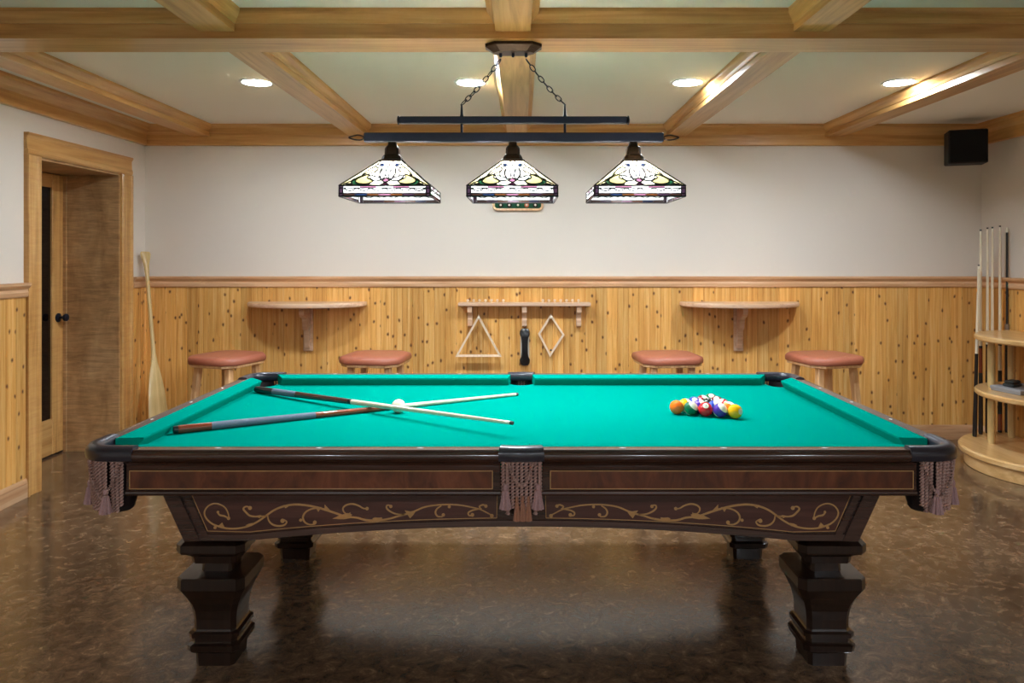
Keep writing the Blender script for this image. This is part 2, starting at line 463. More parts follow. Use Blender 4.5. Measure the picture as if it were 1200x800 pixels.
# door: casing, jamb lining, door leaf
cas = [(0, 0), (.018, 0), (.026, .01), (.026, .03), (.02, .045), (.018, .1), (.024, .112), (.03, .118), (.03, .13), (0, .13)]
mb = MB().prism([(XL + d, D0 - t + .008) for d, t in cas], 'z', 0, DZ - .008).prism([(XL + d, D1 + t - .008) for d, t in cas], 'z', 0, DZ - .008)
tag(MB().prism([(XL + d, DZ + t - .008) for d, t in cas], 'y', D0 - .122, D1 + .122).obj('trim_22', maple_y), 'maple head casing across the top of the door opening', 'trim', kind='structure')
tag(mb.obj('trim_20', maple_z), 'upright maple casings either side of the door opening', 'trim', kind='structure')
mb = B(XD, XL + .002, D1 - .022, D1, 0, DZ).box(XD, XL + .002, D0, D0 + .022, 0, DZ).box(XD, XL + .002, D0 + .022, D1 - .022, DZ - .022, DZ)
mb.box(XD - .002, XD + .02, D1 - .036, D1 - .02, 0, DZ - .02)
tag(mb.obj('trim_21', jamb_wood), 'figured maple lining of the deep door jamb', 'trim', kind='structure')
dl = thing('door_1', 'maple door with one tall dark glass pane and dark knob', 'door', (XD - .02, (D0 + D1) / 2, 0)); dl['kind'] = 'structure'
hw = (D1 - D0) / 2 - .024
bevbox(-.02, .018, hw - .125, hw, .012, DZ - .025).obj('stile', maple_z, dl)
bevbox(-.02, .018, -hw, -hw + .125, .012, DZ - .025).obj('stile', maple_z, dl)
bevbox(-.02, .016, -hw + .125, hw - .125, .012, .262).obj('rail', maple_y, dl)
bevbox(-.02, .016, -hw + .125, hw - .125, 1.88, DZ - .025).obj('rail', maple_y, dl)
B(-.006, .002, -hw + .12, hw - .12, .255, 1.885).obj('pane', door_glass, dl)
kn = MB().lathe([(.032, 0), (.032, .006), (.026, .009), (.010, .012), (.010, .035), (.022, .042), (.028, .052), (.026, .064), (.014, .071)], 18, 'x', (.018, hw - .065, .965)).obj('knob', black_metal, dl, smooth=40)

# ------------------------------------------------------------------ recessed lights, plus an added unseen row
ring_me = MB().loft([[(r * math.cos(2 * PI * i / 28), r * math.sin(2 * PI * i / 28), z) for i in range(28)] for r, z in ((.078, ZC - .001), (.098, ZC - .001), (.097, ZC - .006), (.085, ZC - .009), (.078, ZC - .006), (.078, ZC - .001))], False).mesh('trim_ring', white_plastic, 40)
lens_me = MB().add([(DOWN_R * math.cos(2 * PI * i / 28), DOWN_R * math.sin(2 * PI * i / 28), ZC - .005) for i in range(28)], [tuple(reversed(range(28)))]).mesh('lens', down_m)
# lens must face down
for p in lens_me.polygons:
    if p.normal.z > 0: lens_me.flip_normals()
labs = ['recessed ceiling downlight above the left wall shelf, beside the second beam', 'recessed ceiling downlight seen behind the left chain of the pendant lamp',
        'recessed ceiling downlight right of the pendant lamp, above the right shelf', 'recessed ceiling downlight nearest the black corner speaker']
added_me = lens_me.copy(); added_me.materials[0] = added_m
LX = [-1.52, -.29, .955, 2.17]
for row, y in enumerate((4.19, -1.0)):  # second row is added out of view to light the table front
    for i, x in enumerate(LX):
        t = thing('recessed_light', labs[i] if row == 0 else 'added unseen downlight %s the viewer, %s of its row' % ('behind', ('leftmost', 'second from left', 'second from right', 'rightmost')[i]), 'ceiling light', (x, y, 0), 0, 'recessed ceiling downlights')
        inst(ring_me, 'trim_ring', t); inst(added_me if row else lens_me, 'lens', t)

# ------------------------------------------------------------------ pool table
T = thing('pool_table', 'carved dark mahogany pool table with bright green cloth and fringed pockets', 'pool table', (0, 3.0, 0))
ZR, ZBED = .80, .755
NX, NY, OX, OY = 1.265, .63, 1.39, .75
# bed with pocket cut-outs
out = []
cc, cr, sr = (1.29, .65), .06, .058
ex, ey = 1.31, .675
a0 = math.degrees(math.asin((ey - cc[1]) / cr)); b0 = math.degrees(math.acos((ex - cc[0]) / cr))
def corner(sx, sy):
    pts = arc(cc[0], cc[1], cr, 180 - a0, 360 - b0, 8)     # from edge y=ey round to edge x=ex, through the inside
    return [(sx * x, sy * y) for x, y in pts]
sa = math.degrees(math.asin((.70 - ey) / sr))
def side(sy):
    return [(x, sy * y) for x, y in arc(0, .70, sr, 180 + sa, 360 - sa, 8)]
out += side(1) + corner(1, 1) + list(reversed(corner(1, -1))) + list(reversed(side(-1))) + corner(-1, -1) + list(reversed(corner(-1, 1)))
MB().prism(out, 'z', .715, ZBED).obj('bed_cloth', cloth, T)
B(-1.22, 1.22, -.60, .60, .655, .714).obj('slate', mahog_x, T)
rp_ = [(.055, ZR - .001), (.052, ZR), (.012, ZR), (.008, ZR - .003), (.010, ZR - .006), (.006, ZR - .008), (.001, ZR - .014), (0, ZR - .022), (.002, ZR - .03), (.010, ZR - .037),
       (.018, ZR - .042), (.024, ZR - .05), (.026, ZR - .056), (.026, .67), (.020, .667), (.018, .661), (.02, .655), (.028, .652), (.10, .652), (.10, .70), (.056, .75)]
def rail(dist, a, b, rz):
    return MB().prism([(-dist + d, z) for d, z in rp_], 'x', a, b).xf(Matrix.Rotation(rz, 4, 'Z')).obj('rail', mahog_x, T, smooth=35)
def cushion(dist, an, bn, ab, bb, rz):
    prof = [(0, ZR - .008, 0), (-.004, ZR - .014, 0), (.03 - .03, ZR - .02, 0)]
    def sec(tn_, tb):
        return [(tn_, -dist, ZR - .007), (tn_, -dist - .001, ZR - .014), (tn_ + (tb - tn_) * .3, -dist - .02, ZBED), (tb, -dist - .07, ZBED), (tb, -dist - .07, ZR), (tb + (tn_ - tb) * .15, -dist - .06, ZR + .0005)]
    return MB().loft([sec(an, ab), sec(bn, bb)]).xf(Matrix.Rotation(rz, 4, 'Z')).obj('cushion', cloth, T)
sight_me = MB().add([(-.011, 0, 0), (0, -.006, 0), (.011, 0, 0), (0, .006, 0), (-.011, 0, .0008), (0, -.006, .0008), (.011, 0, .0008), (0, .006, .0008)],
                    [(3, 2, 1, 0), (4, 5, 6, 7), (0, 1, 5, 4), (1, 2, 6, 5), (2, 3, 7, 6), (3, 0, 4, 7)]).mesh('sight', pearl)
S8 = 2 * NX / 8
for rz in (0, PI):
    R = Matrix.Rotation(rz, 4, 'Z')
    for sg in (-1, 1):
        a, b_ = sorted((sg * .066, sg * 1.232))
        r_ = rail(OY, a, b_, rz)
        for k in (1, 2, 3):
            inst(sight_me, 'sight', r_, R @ Vector((sg * k * S8, -OY + .032, ZR + .0002)), (0, 0, rz))
        a, b_ = sorted((sg * .089, sg * 1.222))
        B(a, b_, -OY + .0235, -OY + .027, .674, .732).xf(R).obj('veneer_panel', walnut, r_)
        mb = MB()
        for z in (.674, .7295): mb.box(a, b_, -OY + .0225, -OY + .026, z, z + .0025)
        for x in (a, b_ - .0025): mb.box(x, x + .0025, -OY + .0225, -OY + .026, .6765, .7295)
        mb.xf(R).obj('inlay_line', inlay, r_)
        cushion(NY, *sorted((sg * .068, sg * 1.19)), *sorted((sg * .054, sg * 1.236)), rz)
for rz in (PI / 2, -PI / 2):
    r_ = rail(OX, -.592, .592, rz)
    R = Matrix.Rotation(rz, 4, 'Z')
    for k in (-1, 0, 1):
        inst(sight_me, 'sight', r_, R @ Vector((k * S8, -OX + .032, ZR + .0002)), (0, 0, rz))
    B(-.57, .57, -OX + .0235, -OX + .027, .674, .732).xf(R).obj('veneer_panel', walnut, r_)
    cushion(NX, -.555, .555, -.601, .601, rz)
# pockets
def collar_mesh(path, w, name):
    """leather strap: rounded profile swept along a plan path"""
    prof = [(-.5, .772), (-.5, .796), (-.38, .806), (.0, .809), (.3, .806), (.5, .794), (.52, .78), (.47, .767), (.3, .763), (-.4, .766)]
    rings = []
    for i, p in enumerate(path):
        q0 = Vector(path[max(0, i - 1)]); q1 = Vector(path[min(len(path) - 1, i + 1)])
        t = (q1 - q0).normalized(); nrm = Vector((t.y, -t.x))
        rings.append([(p[0] + nrm.x * d * w, p[1] + nrm.y * d * w, z) for d, z in prof])
    return MB().loft(rings).mesh(name, pleather, 50)
cpath = [(1.205, .724), (1.24, .725)] + arc(1.285, .645, .08, 90, 0, 10) + [(1.365, .60), (1.364, .565)]
cpath = list(reversed(cpath))         # outward normal to the outside
spath = [(-.0655, .722)] + [(x, .722 + .008 * math.cos(x / .0655 * PI / 2)) for x in (-.045, -.022, 0, .022, .045)] + [(.0655, .722)]
def outward(path, c):
    q0, q1 = Vector(path[len(path) // 2 - 1]), Vector(path[len(path) // 2 + 1])
    t = (q1 - q0); nrm = Vector((t.y, -t.x))
    return path if nrm.dot(Vector(path[len(path) // 2]) - Vector(c)) > 0 else list(reversed(path))
corner_me = collar_mesh(outward(cpath, (1.2, .55)), .052, 'pocket')
side_me = collar_mesh(outward(spath, (0, .6)), .056, 'pocket')
def rope_mesh(pts, r, name, mat):
    return MB().tube(pts, r, 8, twist=300, lobe=.42).mesh(name, mat, 60)
def straight(L_, n=34, sway=0.0):
    return [(sway * math.sin(i / n * PI), 0, -L_ * i / n) for i in range(n + 1)]
cord_long = rope_mesh(straight(.165, 60), .0056, 'cord', cord_m)
cord_short = rope_mesh(straight(.145, 52), .0056, 'cord', cord_m)
# tassel: head + pleated skirt
def tassel_mesh(mat, name='tassel'):
    mb = MB().lathe([(.001, 0), (.006, -.002), (.0085, -.010), (.0075, -.018), (.0055, -.021)], 10)
    rings = []
    for r, z in ((.0055, -.021), (.009, -.026), (.011, -.038), (.013, -.052), (.016, -.068), (.017, -.076)):
        rings.append([(r * (1 + (.16 if i % 2 else -.10)) * math.cos(2 * PI * i / 20), r * (1 + (.16 if i % 2 else -.10)) * math.sin(2 * PI * i / 20), z) for i in range(20)])
    mb.loft(rings)
    return mb.mesh(name, mat, 25)
tassel_me = tassel_mesh(tassel_m); tassel_gold = tassel_mesh(gold_cord)
tie_me = rope_mesh(straight(.07, 20), .0032, 'cord', cord_m)
tie_long = rope_mesh(straight(.085, 24), .0032, 'cord', cord_m)
def liner_mesh(ang):
    """bag lining; its wall rises to the collar on the outer side only"""
    rings = []
    for r, z in ((.060, None), (.060, .70), (.054, .65), (.044, .605), (.03, .594)):
        ring = []
        for i in range(24):
            a = 2 * PI * i / 24
            zz = z if z is not None else (.792 if math.cos(a - ang) > .05 else .738)
            ring.append((r * math.cos(a), r * math.sin(a), zz))
        rings.append(ring)
    return MB().loft(rings, False).mesh('liner', liner_m, 40)
base_ring = MB().lathe([(.026, .588), (.036, .588), (.042, .596), (.042, .606), (.036, .61)], 16).mesh('bag_base', tassel_dark, 40)
def hang(pk, p, mesh, z, name='cord', mat_=None):
    return inst(mesh, name, pk, (p[0], p[1], z))
for sx in (-1, 1):
    for sy in (-1, 1):
        M = Matrix.Diagonal((sx, sy, 1, 1))
        me = corner_me.copy(); me.transform(M)
        if sx * sy < 0: me.flip_normals()
        pk = inst(me, 'pocket', T)
        inst(liner_mesh(math.atan2(sy, sx)), 'liner', pk, (sx * 1.29, sy * .65, 0)); inst(base_ring, 'bag_base', pk, (sx * 1.29, sy * .65, 0))
        pts = [(1.242 + .0145 * i, .737) for i in range(3)] + arc(1.285, .645, .094, 82, 8, 8) + [(1.378, .628), (1.378, .612), (1.378, .597)]
        for i, p in enumerate(pts):
            c_ = inst(cord_long if i % 3 else cord_short, 'cord', pk, (sx * p[0], sy * p[1], .766))
            dx, dy = p[0] - 1.29, p[1] - .65
            c_.rotation_euler = (-sy * dy * 1.0, sx * dx * 1.0, 0)     # cords draw in towards the bag
        sw = catmull([(1.24, .745, .765), (1.262, .752, .70), (1.29, .757, .655), (1.322, .748, .70), (1.342, .73, .765)], 8)
        inst(rope_mesh([(sx * x, sy * y, z) for x, y, z in sw], .0042, 'swag', cord_m), 'swag', pk)
        for p in ((1.281, .752), (1.383, .66)):
            inst(tie_long, 'cord', pk, (sx * p[0], sy * p[1], .766))
            inst(tassel_me, 'tassel', pk, (sx * p[0], sy * p[1], .684))
for sy in (-1, 1):
    me = side_me.copy(); me.transform(Matrix.Diagonal((1, sy, 1, 1)))
    if sy < 0: me.flip_normals()
    pk = inst(me, 'pocket', T)
    inst(liner_mesh(sy * PI / 2), 'liner', pk, (0, sy * .682, 0)); inst(base_ring, 'bag_base', pk, (0, sy * .682, 0))
    for i in range(9):
        x = -.057 + .01425 * i
        inst(cord_long if i % 2 else cord_short, 'cord', pk, (x, sy * .742, .766))
    for xx in (-.045, .055):
        inst(tie_me, 'cord', pk, (xx, sy * .757, .766)); inst(tassel_me, 'tassel', pk, (xx - .004, sy * .757, .70))
    for xx in (-.014, .004, .022):
        inst(tassel_gold, 'tassel', pk, (xx, sy * .748, .660)).scale = (.6, .6, 1)
    sw = catmull([(-.04, .752, .765), (-.022, .756, .715), (.004, .758, .692), (.022, .756, .72), (.036, .752, .765)], 8)
    inst(rope_mesh([(x, sy * y, z) for x, y, z in sw], .0044, 'swag', cord_m), 'swag', pk)
# apron boards with arched lower edge
AY = .63
def arch(x): return .477 + (.046 * (1 - (x / .89) ** 2) if abs(x) < .89 else 0)
def apron_poly(grow=0.0, top=.66):
    xs = [-.89 + 1.78 * i / 40 for i in range(41)]
    return [(-1.172 + grow * .9, top)] + [(-1.092 + grow, .477 + grow)] + [(x, arch(x) + grow) for x in xs] + [(1.092 - grow, .477 + grow), (1.172 - grow * .9, top)]
def wpoint(px, py): return ((px - 611) / 360.8, 1.4 - (py - 300) / 360.8)
A = lambda pts: [wpoint(200 + x / 5.4545, 560 + y / 5.4545) for x, y in pts]
A2 = lambda pts: [wpoint(400 + x / 5.4545, 560 + y / 5.4545) for x, y in pts]
vines = [(A([(375, 258), (365, 215), (340, 180), (290, 162), (245, 175), (218, 212), (225, 250), (258, 285), (300, 305), (360, 320), (430, 320), (500, 305), (560, 275), (610, 240), (660, 205), (720, 180), (790, 168), (860, 172), (930, 185), (1000, 205), (1060, 225), (1120, 245), (1190, 252)]) + A2([(160, 268), (240, 268), (310, 258), (370, 240), (430, 225), (470, 210), (530, 185), (600, 172), (680, 168), (760, 172), (830, 185), (890, 200), (940, 225), (972, 242)]), .0032),
         (A([(298, 215), (315, 235), (345, 242), (372, 256)]), .0028),
         (A([(612, 240), (560, 245), (510, 240), (480, 215), (466, 195), (482, 181), (512, 186)]), .0030),
         (A([(620, 236), (628, 270), (652, 295), (690, 305), (728, 298), (742, 278), (722, 264)]), .0030),
         (A([(950, 190), (900, 197), (862, 218), (846, 250), (858, 280), (890, 296), (926, 292)]), .0030),
         (A([(1140, 236), (1110, 218), (1102, 192), (1122, 172), (1160, 164)]) + A2([(110, 175), (140, 192), (172, 195)]), .0028),
         (A2([(404, 232), (350, 228), (310, 210), (290, 190), (294, 173), (320, 174)]), .0028),
         (A2([(640, 176), (612, 195), (602, 220), (616, 243), (648, 246)]), .0028),
         (A2([(880, 198), (838, 205), (812, 220), (818, 238), (845, 238)]), .0026),
         (A2([(897, 197), (882, 182), (906, 170), (934, 180)]), .0026)]
balls_i = [(A([(371, 256)])[0], .0055), (A([(303, 216)])[0], .0042), (A([(508, 190)])[0], .0065), (A([(716, 272)])[0], .0070), (A([(922, 282)])[0], .0062), (A2([(165, 194)])[0], .0055),
           (A2([(317, 180)])[0], .0055), (A2([(652, 234)])[0], .0055), (A2([(838, 234)])[0], .0060), (A2([(924, 178)])[0], .0055), (A2([(962, 240)])[0], .0062), (A([(285, 315)])[0], .005), (A([(832, 268)])[0], .005), (A2([(690, 182)])[0], .005)]
leaves = [A([(1035, 258), (1080, 238), (1130, 222), (1160, 232), (1150, 250), (1090, 262)]), A([(985, 168), (1020, 205), (985, 200)]), A([(720, 172), (775, 166), (735, 192)]), A([(925, 182), (965, 185), (945, 215)]),
          A2([(405, 205), (440, 212), (480, 205), (462, 232), (440, 256), (424, 232)]), A([(300, 310), (330, 282), (345, 312)]), A([(545, 240), (580, 235), (570, 255)]), A2([(20, 235), (60, 218), (55, 255), (10, 262)]),
          A([(480, 300), (500, 290), (525, 285), (520, 305)]), A2([(200, 256), (215, 250), (240, 252), (262, 250), (258, 268), (205, 268)])]
def ribbon(mb, pts, wd, y0, y1):
    pts = catmull(pts, 5); n_ = len(pts); rings = []
    for i, p in enumerate(pts):
        q0 = Vector(pts[max(0, i - 1)]); q1 = Vector(pts[min(n_ - 1, i + 1)])
        t = (q1 - q0).normalized(); nm = Vector((-t.y, t.x))
        f = wd * (0.55 + 0.45 * math.sin(PI * min(1, max(0, i / (n_ - 1)))))
        a = Vector(p) + nm * f; c = Vector(p) - nm * f
        rings.append([(a.x, y0, a.y), (c.x, y0, c.y), (c.x, y1, c.y), (a.x, y1, a.y)])
    mb.loft(rings)
for rz in (0, PI):
    R = Matrix.Rotation(rz, 4, 'Z')
    ap = MB().prism(apron_poly(), 'y', -AY, -AY + .03).xf(R).obj('apron', mahog_x, T)
    # raised border: slanted end stiles and arched lower strip
    mb = MB()
    xs = [-1.06 + 2.12 * i / 48 for i in range(49)]
    mb.loft([[(x, -AY - .006, (arch(x) + .001)), (x, -AY - .004, arch(x) + .020), (x, -AY + .002, arch(x) + .022), (x, -AY + .002, arch(x) + .001)] for x in xs])
    for sg in (-1, 1):
        mb.loft([[(sg * 1.170, -AY - .012, .652), (sg * 1.120, -AY - .010, .652), (sg * 1.120, -AY + .002, .652), (sg * 1.170, -AY + .002, .652)],
                 [(sg * 1.090, -AY - .012, .478), (sg * 1.040, -AY - .010, .478), (sg * 1.040, -AY + .002, .478), (sg * 1.090, -AY + .002, .478)]])
        mb.loft([[(sg * 1.112, -AY - .007, .652), (sg * 1.090, -AY - .006, .652), (sg * 1.090, -AY + .002, .652), (sg * 1.112, -AY + .002, .652)],
                 [(sg * 1.036, -AY - .007, .49), (sg * 1.014, -AY - .006, .49), (sg * 1.014, -AY + .002, .49), (sg * 1.036, -AY + .002, .49)]])
    mb.xf(R).obj('border', mahog_x, ap)
    for sg in (-1, 1):
        # veneer field and its outline
        xs = [-.86 + .78 * i / 20 for i in range(21)]
        low = [(-1.019, .508), (-.88, .505)] + [(x, arch(x) + .0275) for x in xs]
        poly = [(-1.078, .6085)] + low + [(-.078, .6085)] 
        poly = [(-1.078, .6085 + .036)] + low + [(-.078, .6085 + .036)]
        MB().prism([(sg * -x if sg > 0 else x, z) for x, z in poly], 'y', -AY - .001, -AY + .002).xf(R).obj('veneer_panel', apron_veneer, ap)
        mb = MB()
        pts = poly + [poly[0]]
        for p, q in zip(pts[:-1], pts[1:]):
            d = (Vector(q) - Vector(p)).normalized(); nm = Vector((-d.y, d.x)) * .0011
            pp = [Vector(p) + nm, Vector(q) + nm, Vector(q) - nm, Vector(p) - nm]
            mb.prism([(v.x, v.y) for v in pp], 'y', -AY - .0018, -AY - .0005)
        f = -1 if sg > 0 else 1
        mb.xf(Matrix.Diagonal((f, 1, 1, 1))).xf(R).obj('inlay_line', inlay, ap)
        mb = MB()
        for pts, wd in vines: ribbon(mb, pts, wd, -AY - .0022, -AY - .0005)
        for (x, z), r in balls_i: mb.prism(arc(x, z, r, 0, 324, 9), 'y', -AY - .0024, -AY - .0005)
        for li, lf in enumerate(leaves): mb.prism(lf, 'y', -AY - .0025 - .0001 * li, -AY - .0005)
        mb.xf(Matrix.Diagonal((f, 1, 1, 1))).xf(R).obj('scroll_inlay', inlay, ap)
for sg in (-1, 1):
    MB().loft([[(sg * 1.172, -AY + .03, .66), (sg * 1.172, AY - .03, .66), (sg * 1.14, AY - .03, .66), (sg * 1.14, -AY + .03, .66)],
               [(sg * 1.092, -AY + .03, .477), (sg * 1.092, AY - .03, .477), (sg * 1.06, AY - .03, .477), (sg * 1.06, -AY + .03, .477)]]).obj('apron', mahog_x, T)
# legs
lp = [(0, .066), (.048, .069), (.052, .080), (.058, .087), (.078, .090), (.083, .079), (.086, .076), (.100, .077), (.104, .085), (.117, .086), (.121, .075), (.127, .072), (.16, .0725), (.19, .076), (.215, .083),
      (.24, .094), (.258, .104), (.272, .112), (.278, .1145), (.312, .1145), (.316, .111), (.317, .052), (.352, .050), (.354, .076), (.378, .080), (.384, .088), (.392, .100), (.398, .113), (.404, .116), (.428, .116), (.436, .108), (.446, .098), (.476, .094)]
leg_me = MB().loft([oct_ring(h, h * .2, z) for z, h in lp]).mesh('leg', mahog_z)
for sx in (-1, 1):
    for sy in (-1, 1):
        inst(leg_me, 'leg', T, (sx * 1.05, sy * .44, 0))

# ------------------------------------------------------------------ pendant lamp over the table
LY = 3.07
F = thing('billiard_light', 'three shade stained glass billiard lamp hanging on chains from the crossbeam', 'pendant lamp', (-.035, LY, 0))
def rel(x): return x + .035
MB().loft([oct_ring(.118, .04, ZX, rel(-.033), 0, .065), oct_ring(.118, .04, ZX - .012, rel(-.033), 0, .065), oct_ring(.108, .04, ZX - .018, rel(-.033), 0, .058), oct_ring(.085, .03, ZX - .034, rel(-.033), 0, .04)]).obj('canopy', bronze, F)
MB().lathe([(.006, ZX - .034), (.007, ZX - .044), (.004, ZX - .05)], 10, c=(rel(-.035), 0, 0)).obj('canopy_screw', black_metal, F, smooth=40)
zl0, zl1, zu0, zu1 = 1.878, 1.917, 1.956, 1.986
bevbox(rel(-.660), rel(.596), -.02, .02, zl0, zl1, .003).obj('lower_bar', black_metal, F)
bevbox(rel(-.513), rel(.445), -.014, .014, zu0, zu1, .003).obj('upper_bar', black_metal, F)
for x, s in ((-.513, -1), (.445, 1)):
    MB().lathe([(.016, 0), (.020, s * .003), (.018, s * .007), (.006, s * .011)], 14, 'x', (rel(x), 0, (zu0 + zu1) / 2)).obj('end_cap', black_metal, F, smooth=40)
for x, s in ((-.660, -1), (.596, 1)):      # pierced scroll finials
    z = (zl0 + zl1) / 2
    pts = [(rel(x), 0, z), (rel(x) + s * .012, 0, z + .008), (rel(x) + s * .03, 0, z + .011), (rel(x) + s * .05, 0, z + .007), (rel(x) + s * .066, 0, z + .002), (rel(x) + s * .052, 0, z - .005), (rel(x) + s * .03, 0, z - .009), (rel(x) + s * .012, 0, z - .008)]
    MB().tube(catmull(pts + [pts[0]], 4), .0034, 6).obj('finial', bronze, F, smooth=50)
link_me = MB().tube([(0.0085 * math.cos(a), 0, .0165 * math.sin(a)) for a in [2 * PI * i / 14 for i in range(14)]], .0024, 6, closed=True).mesh('chain_link', black_metal, 50)
for i, (xc, xr) in enumerate(((-.087, -.2513), (.020, .183))):
    MB().tube([(rel(xr), 0, zl1 - .002), (rel(xr), 0, zu0)], .0055, 8).obj('rod', black_metal, F)
    MB().lathe([(.009, zu1 - .001), (.006, zu1 + .01), (.005, zu1 + .03), (.0035, zu1 + .05)], 10, c=(rel(xr), 0, 0)).obj('rod_top', black_metal, F, smooth=40)
    MB().lathe([(.007, ZX - .030), (.007, ZX - .046), (.004, ZX - .05)], 10, c=(rel(xc), 0, 0)).obj('hook', black_metal, F, smooth=40)
    p0 = Vector((rel(xc), 0, ZX - .058)); p1 = Vector((rel(xr), 0, zu1 + .052))
    ch = bpy.data.objects.new('chain', None); COL.objects.link(ch); ch.parent = F
    mid = (p0 + p1) / 2 + Vector((0, 0, -.022))
    cur = [p0 * (1 - t) ** 2 + mid * 2 * t * (1 - t) + p1 * t * t for t in [k / 60 for k in range(61)]]
    tot = sum((cur[k + 1] - cur[k]).length for k in range(60)); nL = max(2, round(tot / .029))
    for k in range(nL):
        t = (k + .5) / nL
        j = min(59, int(t * 60)); d = (cur[j + 1] - cur[j]).normalized(); p = cur[j].lerp(cur[j + 1], t * 60 - j)
        q = d.to_track_quat('Z', 'Y') @ Quaternion((0, 0, 1), (PI / 2 if k % 2 else 0.25))
        inst(link_me, 'chain_link', ch, p, q)
# stained glass shades
ZS0, ZS1, ZS2, HB, HT = 1.6365, 1.680, 1.797, .180, .043
SL = math.hypot(HB - HT, ZS2 - ZS1)
def wid(t): return HB + (HT - HB) * t
def ell(cu, ct, ru, rt, rot=0):
    return [(cu + ru * math.cos(a) * math.cos(rot) - rt * .18 * math.sin(a) * math.sin(rot), ct + (ru / .18) * math.cos(a) * math.sin(rot) + rt * math.sin(a) * math.cos(rot)) for a in [2 * PI * i / 24 for i in range(24)]]
def mirror(p): return [(-u, t) for u, t in p]
shapes = []
def sh(poly, col, both=True):
    shapes.append((poly, col))
    if both: shapes.append((mirror(poly), col))
sh([(.125, -.05), (.19, -.05), (.043, 1.05), (.030, 1.05), (.075, .55)], 'pale')
sh([(.105, -.02), (.158, -.02), (.150, .05), (.128, .07)], 'blue')
sh(catmull([(.058, .07), (.088, -.01), (.126, .03), (.134, .20), (.118, .24), (.112, .10), (.09, .05), (.058, .07)], 4), 'green')
sh(catmull([(.048, .16), (.062, .08), (.09, .05), (.115, .10), (.118, .22), (.10, .34), (.072, .42), (.076, .30), (.064, .24), (.048, .16)], 4), 'yellow')
sh(catmull([(.072, .44), (.102, .35), (.088, .54), (.058, .74), (.042, .62), (.072, .44)], 4), 'pale')
sh(catmull([(.020, .20), (.045, .17), (.062, .26), (.066, .40), (.046, .34), (.028, .30), (.020, .20)], 4), 'white')
sh(ell(.020, .46, .012, .21, -.10), 'white')
sh(ell(.0, .56, .009, .20), 'white', False)
sh(ell(.030, .80, .008, .05), 'blue')
sh([(0, .10), (.017, .19), (0, .30), (-.017, .19)], 'pink', False)
sh([(-.018, -.02), (.018, -.02), (.012, .05), (0, .10), (-.012, .05)], 'magenta', False)
def inside(p, poly):
    x, y = p; c = False; n_ = len(poly)
    for i in range(n_):
        x1, y1 = poly[i]; x2, y2 = poly[i - 1]
        if (y1 > y) != (y2 > y) and x < (x2 - x1) * (y - y1) / (y2 - y1) + x1: c = not c
    return c
NU, NV = 84, 40
def fpt(u, t, off=0.0):     # face point in shade space, face looking at -y
    ny, nz = -(ZS2 - ZS1) / SL, (HB - HT) / SL
    return (u, -wid(t) + ny * off, ZS1 + (ZS2 - ZS1) * t + nz * off)
cells = {}
for i in range(NU):
    for j in range(NV):
        t = (j + .5) / NV; u = (-1 + 2 * (i + .5) / NU) * wid(t)
        lab = -1
        for k, (poly, col) in enumerate(shapes):
            if inside((u, t), poly): lab = k
        cells.setdefault(lab, []).append((i, j))
pane_meshes = []
for lab, cl in cells.items():
    idx = {}; V_ = []; F_ = []
    for i, j in cl:
        q = []
        for a, c in ((i, j), (i + 1, j), (i + 1, j + 1), (i, j + 1)):
            if (a, c) not in idx:
                t = c / NV; idx[(a, c)] = len(V_); V_.append(fpt((-1 + 2 * a / NU) * wid(t), t))
            q.append(idx[(a, c)])
        F_.append(tuple(q))
    pane_meshes.append(MB().add(V_, F_).mesh('glass_pane', G['cream' if lab < 0 else shapes[lab][1]]))
mb = MB()
for k, (poly, col) in enumerate(shapes):
    pts = []
    for a in range(len(poly)):
        p, q = poly[a - 1], poly[a]
        for s_ in range(6): pts.append((p[0] + (q[0] - p[0]) * s_ / 6, p[1] + (q[1] - p[1]) * s_ / 6))
    run = []
    def flush(run):
        if len(run) > 2: mb.tube(run, .0033, 4)
    for p in pts + [pts[0]]:
        ok = 0 <= p[1] <= 1 and abs(p[0]) <= wid(p[1]) and not any(inside(p, s2) for s2, _ in shapes[k + 1:])
        if ok: run.append(fpt(p[0], p[1], .0006))
        else: flush(run); run = []
    flush(run)
for ln in ([(.022, .30), (.030, .45), (.026, .62), (.030, .74)], [(.034, .76), (.060, .60), (.092, .42), (.122, .26)], [(.034, .86), (.052, .78), (.066, .66)], [(.046, .34), (.052, .48), (.042, .60)], [(.0, .76), (.004, .88), (.012, .97)], [(.120, .22), (.146, .12), (.165, .03)]):
    for f in (-1, 1):
        mb.tube([fpt(f * u, t, .0006) for u, t in catmull(ln, 5)], .0030, 4)
lead_face = mb.mesh('leading', lead)
# skirt panes
sk = []
hs_ = ZS1 - ZS0
def skp(u0, u1, z0, z1, col):
    sk.append(MB().add([(u0, -HB, z0), (u1, -HB, z0), (u1, -HB, z1), (u0, -HB, z1)], [(0, 1, 2, 3)]).mesh('glass_pane', G[col]))
zb = ZS0 + .012
skp(-HB, -HB + .016, ZS0, ZS1, 'purple'); skp(HB - .016, HB, ZS0, ZS1, 'purple')
cols = ['brown', 'blue', 'amber', 'pink', 'amber', 'purple', 'brown']
for k, c in enumerate(cols):
    wv = (2 * HB - .032) / 7
    skp(-HB + .016 + wv * k, -HB + .016 + wv * (k + 1), ZS0, zb, c)
zt = ZS1 - .010
cols = ['white', 'pink', 'white', 'pink', 'white']
for k, c in enumerate(cols):
    wv = (2 * HB - .032) / 5
    skp(-HB + .016 + wv * k, -HB + .016 + wv * (k + 1), zt, ZS1, c)
skp(-HB + .016, HB - .016, zb, zt, 'white')
mb = MB()
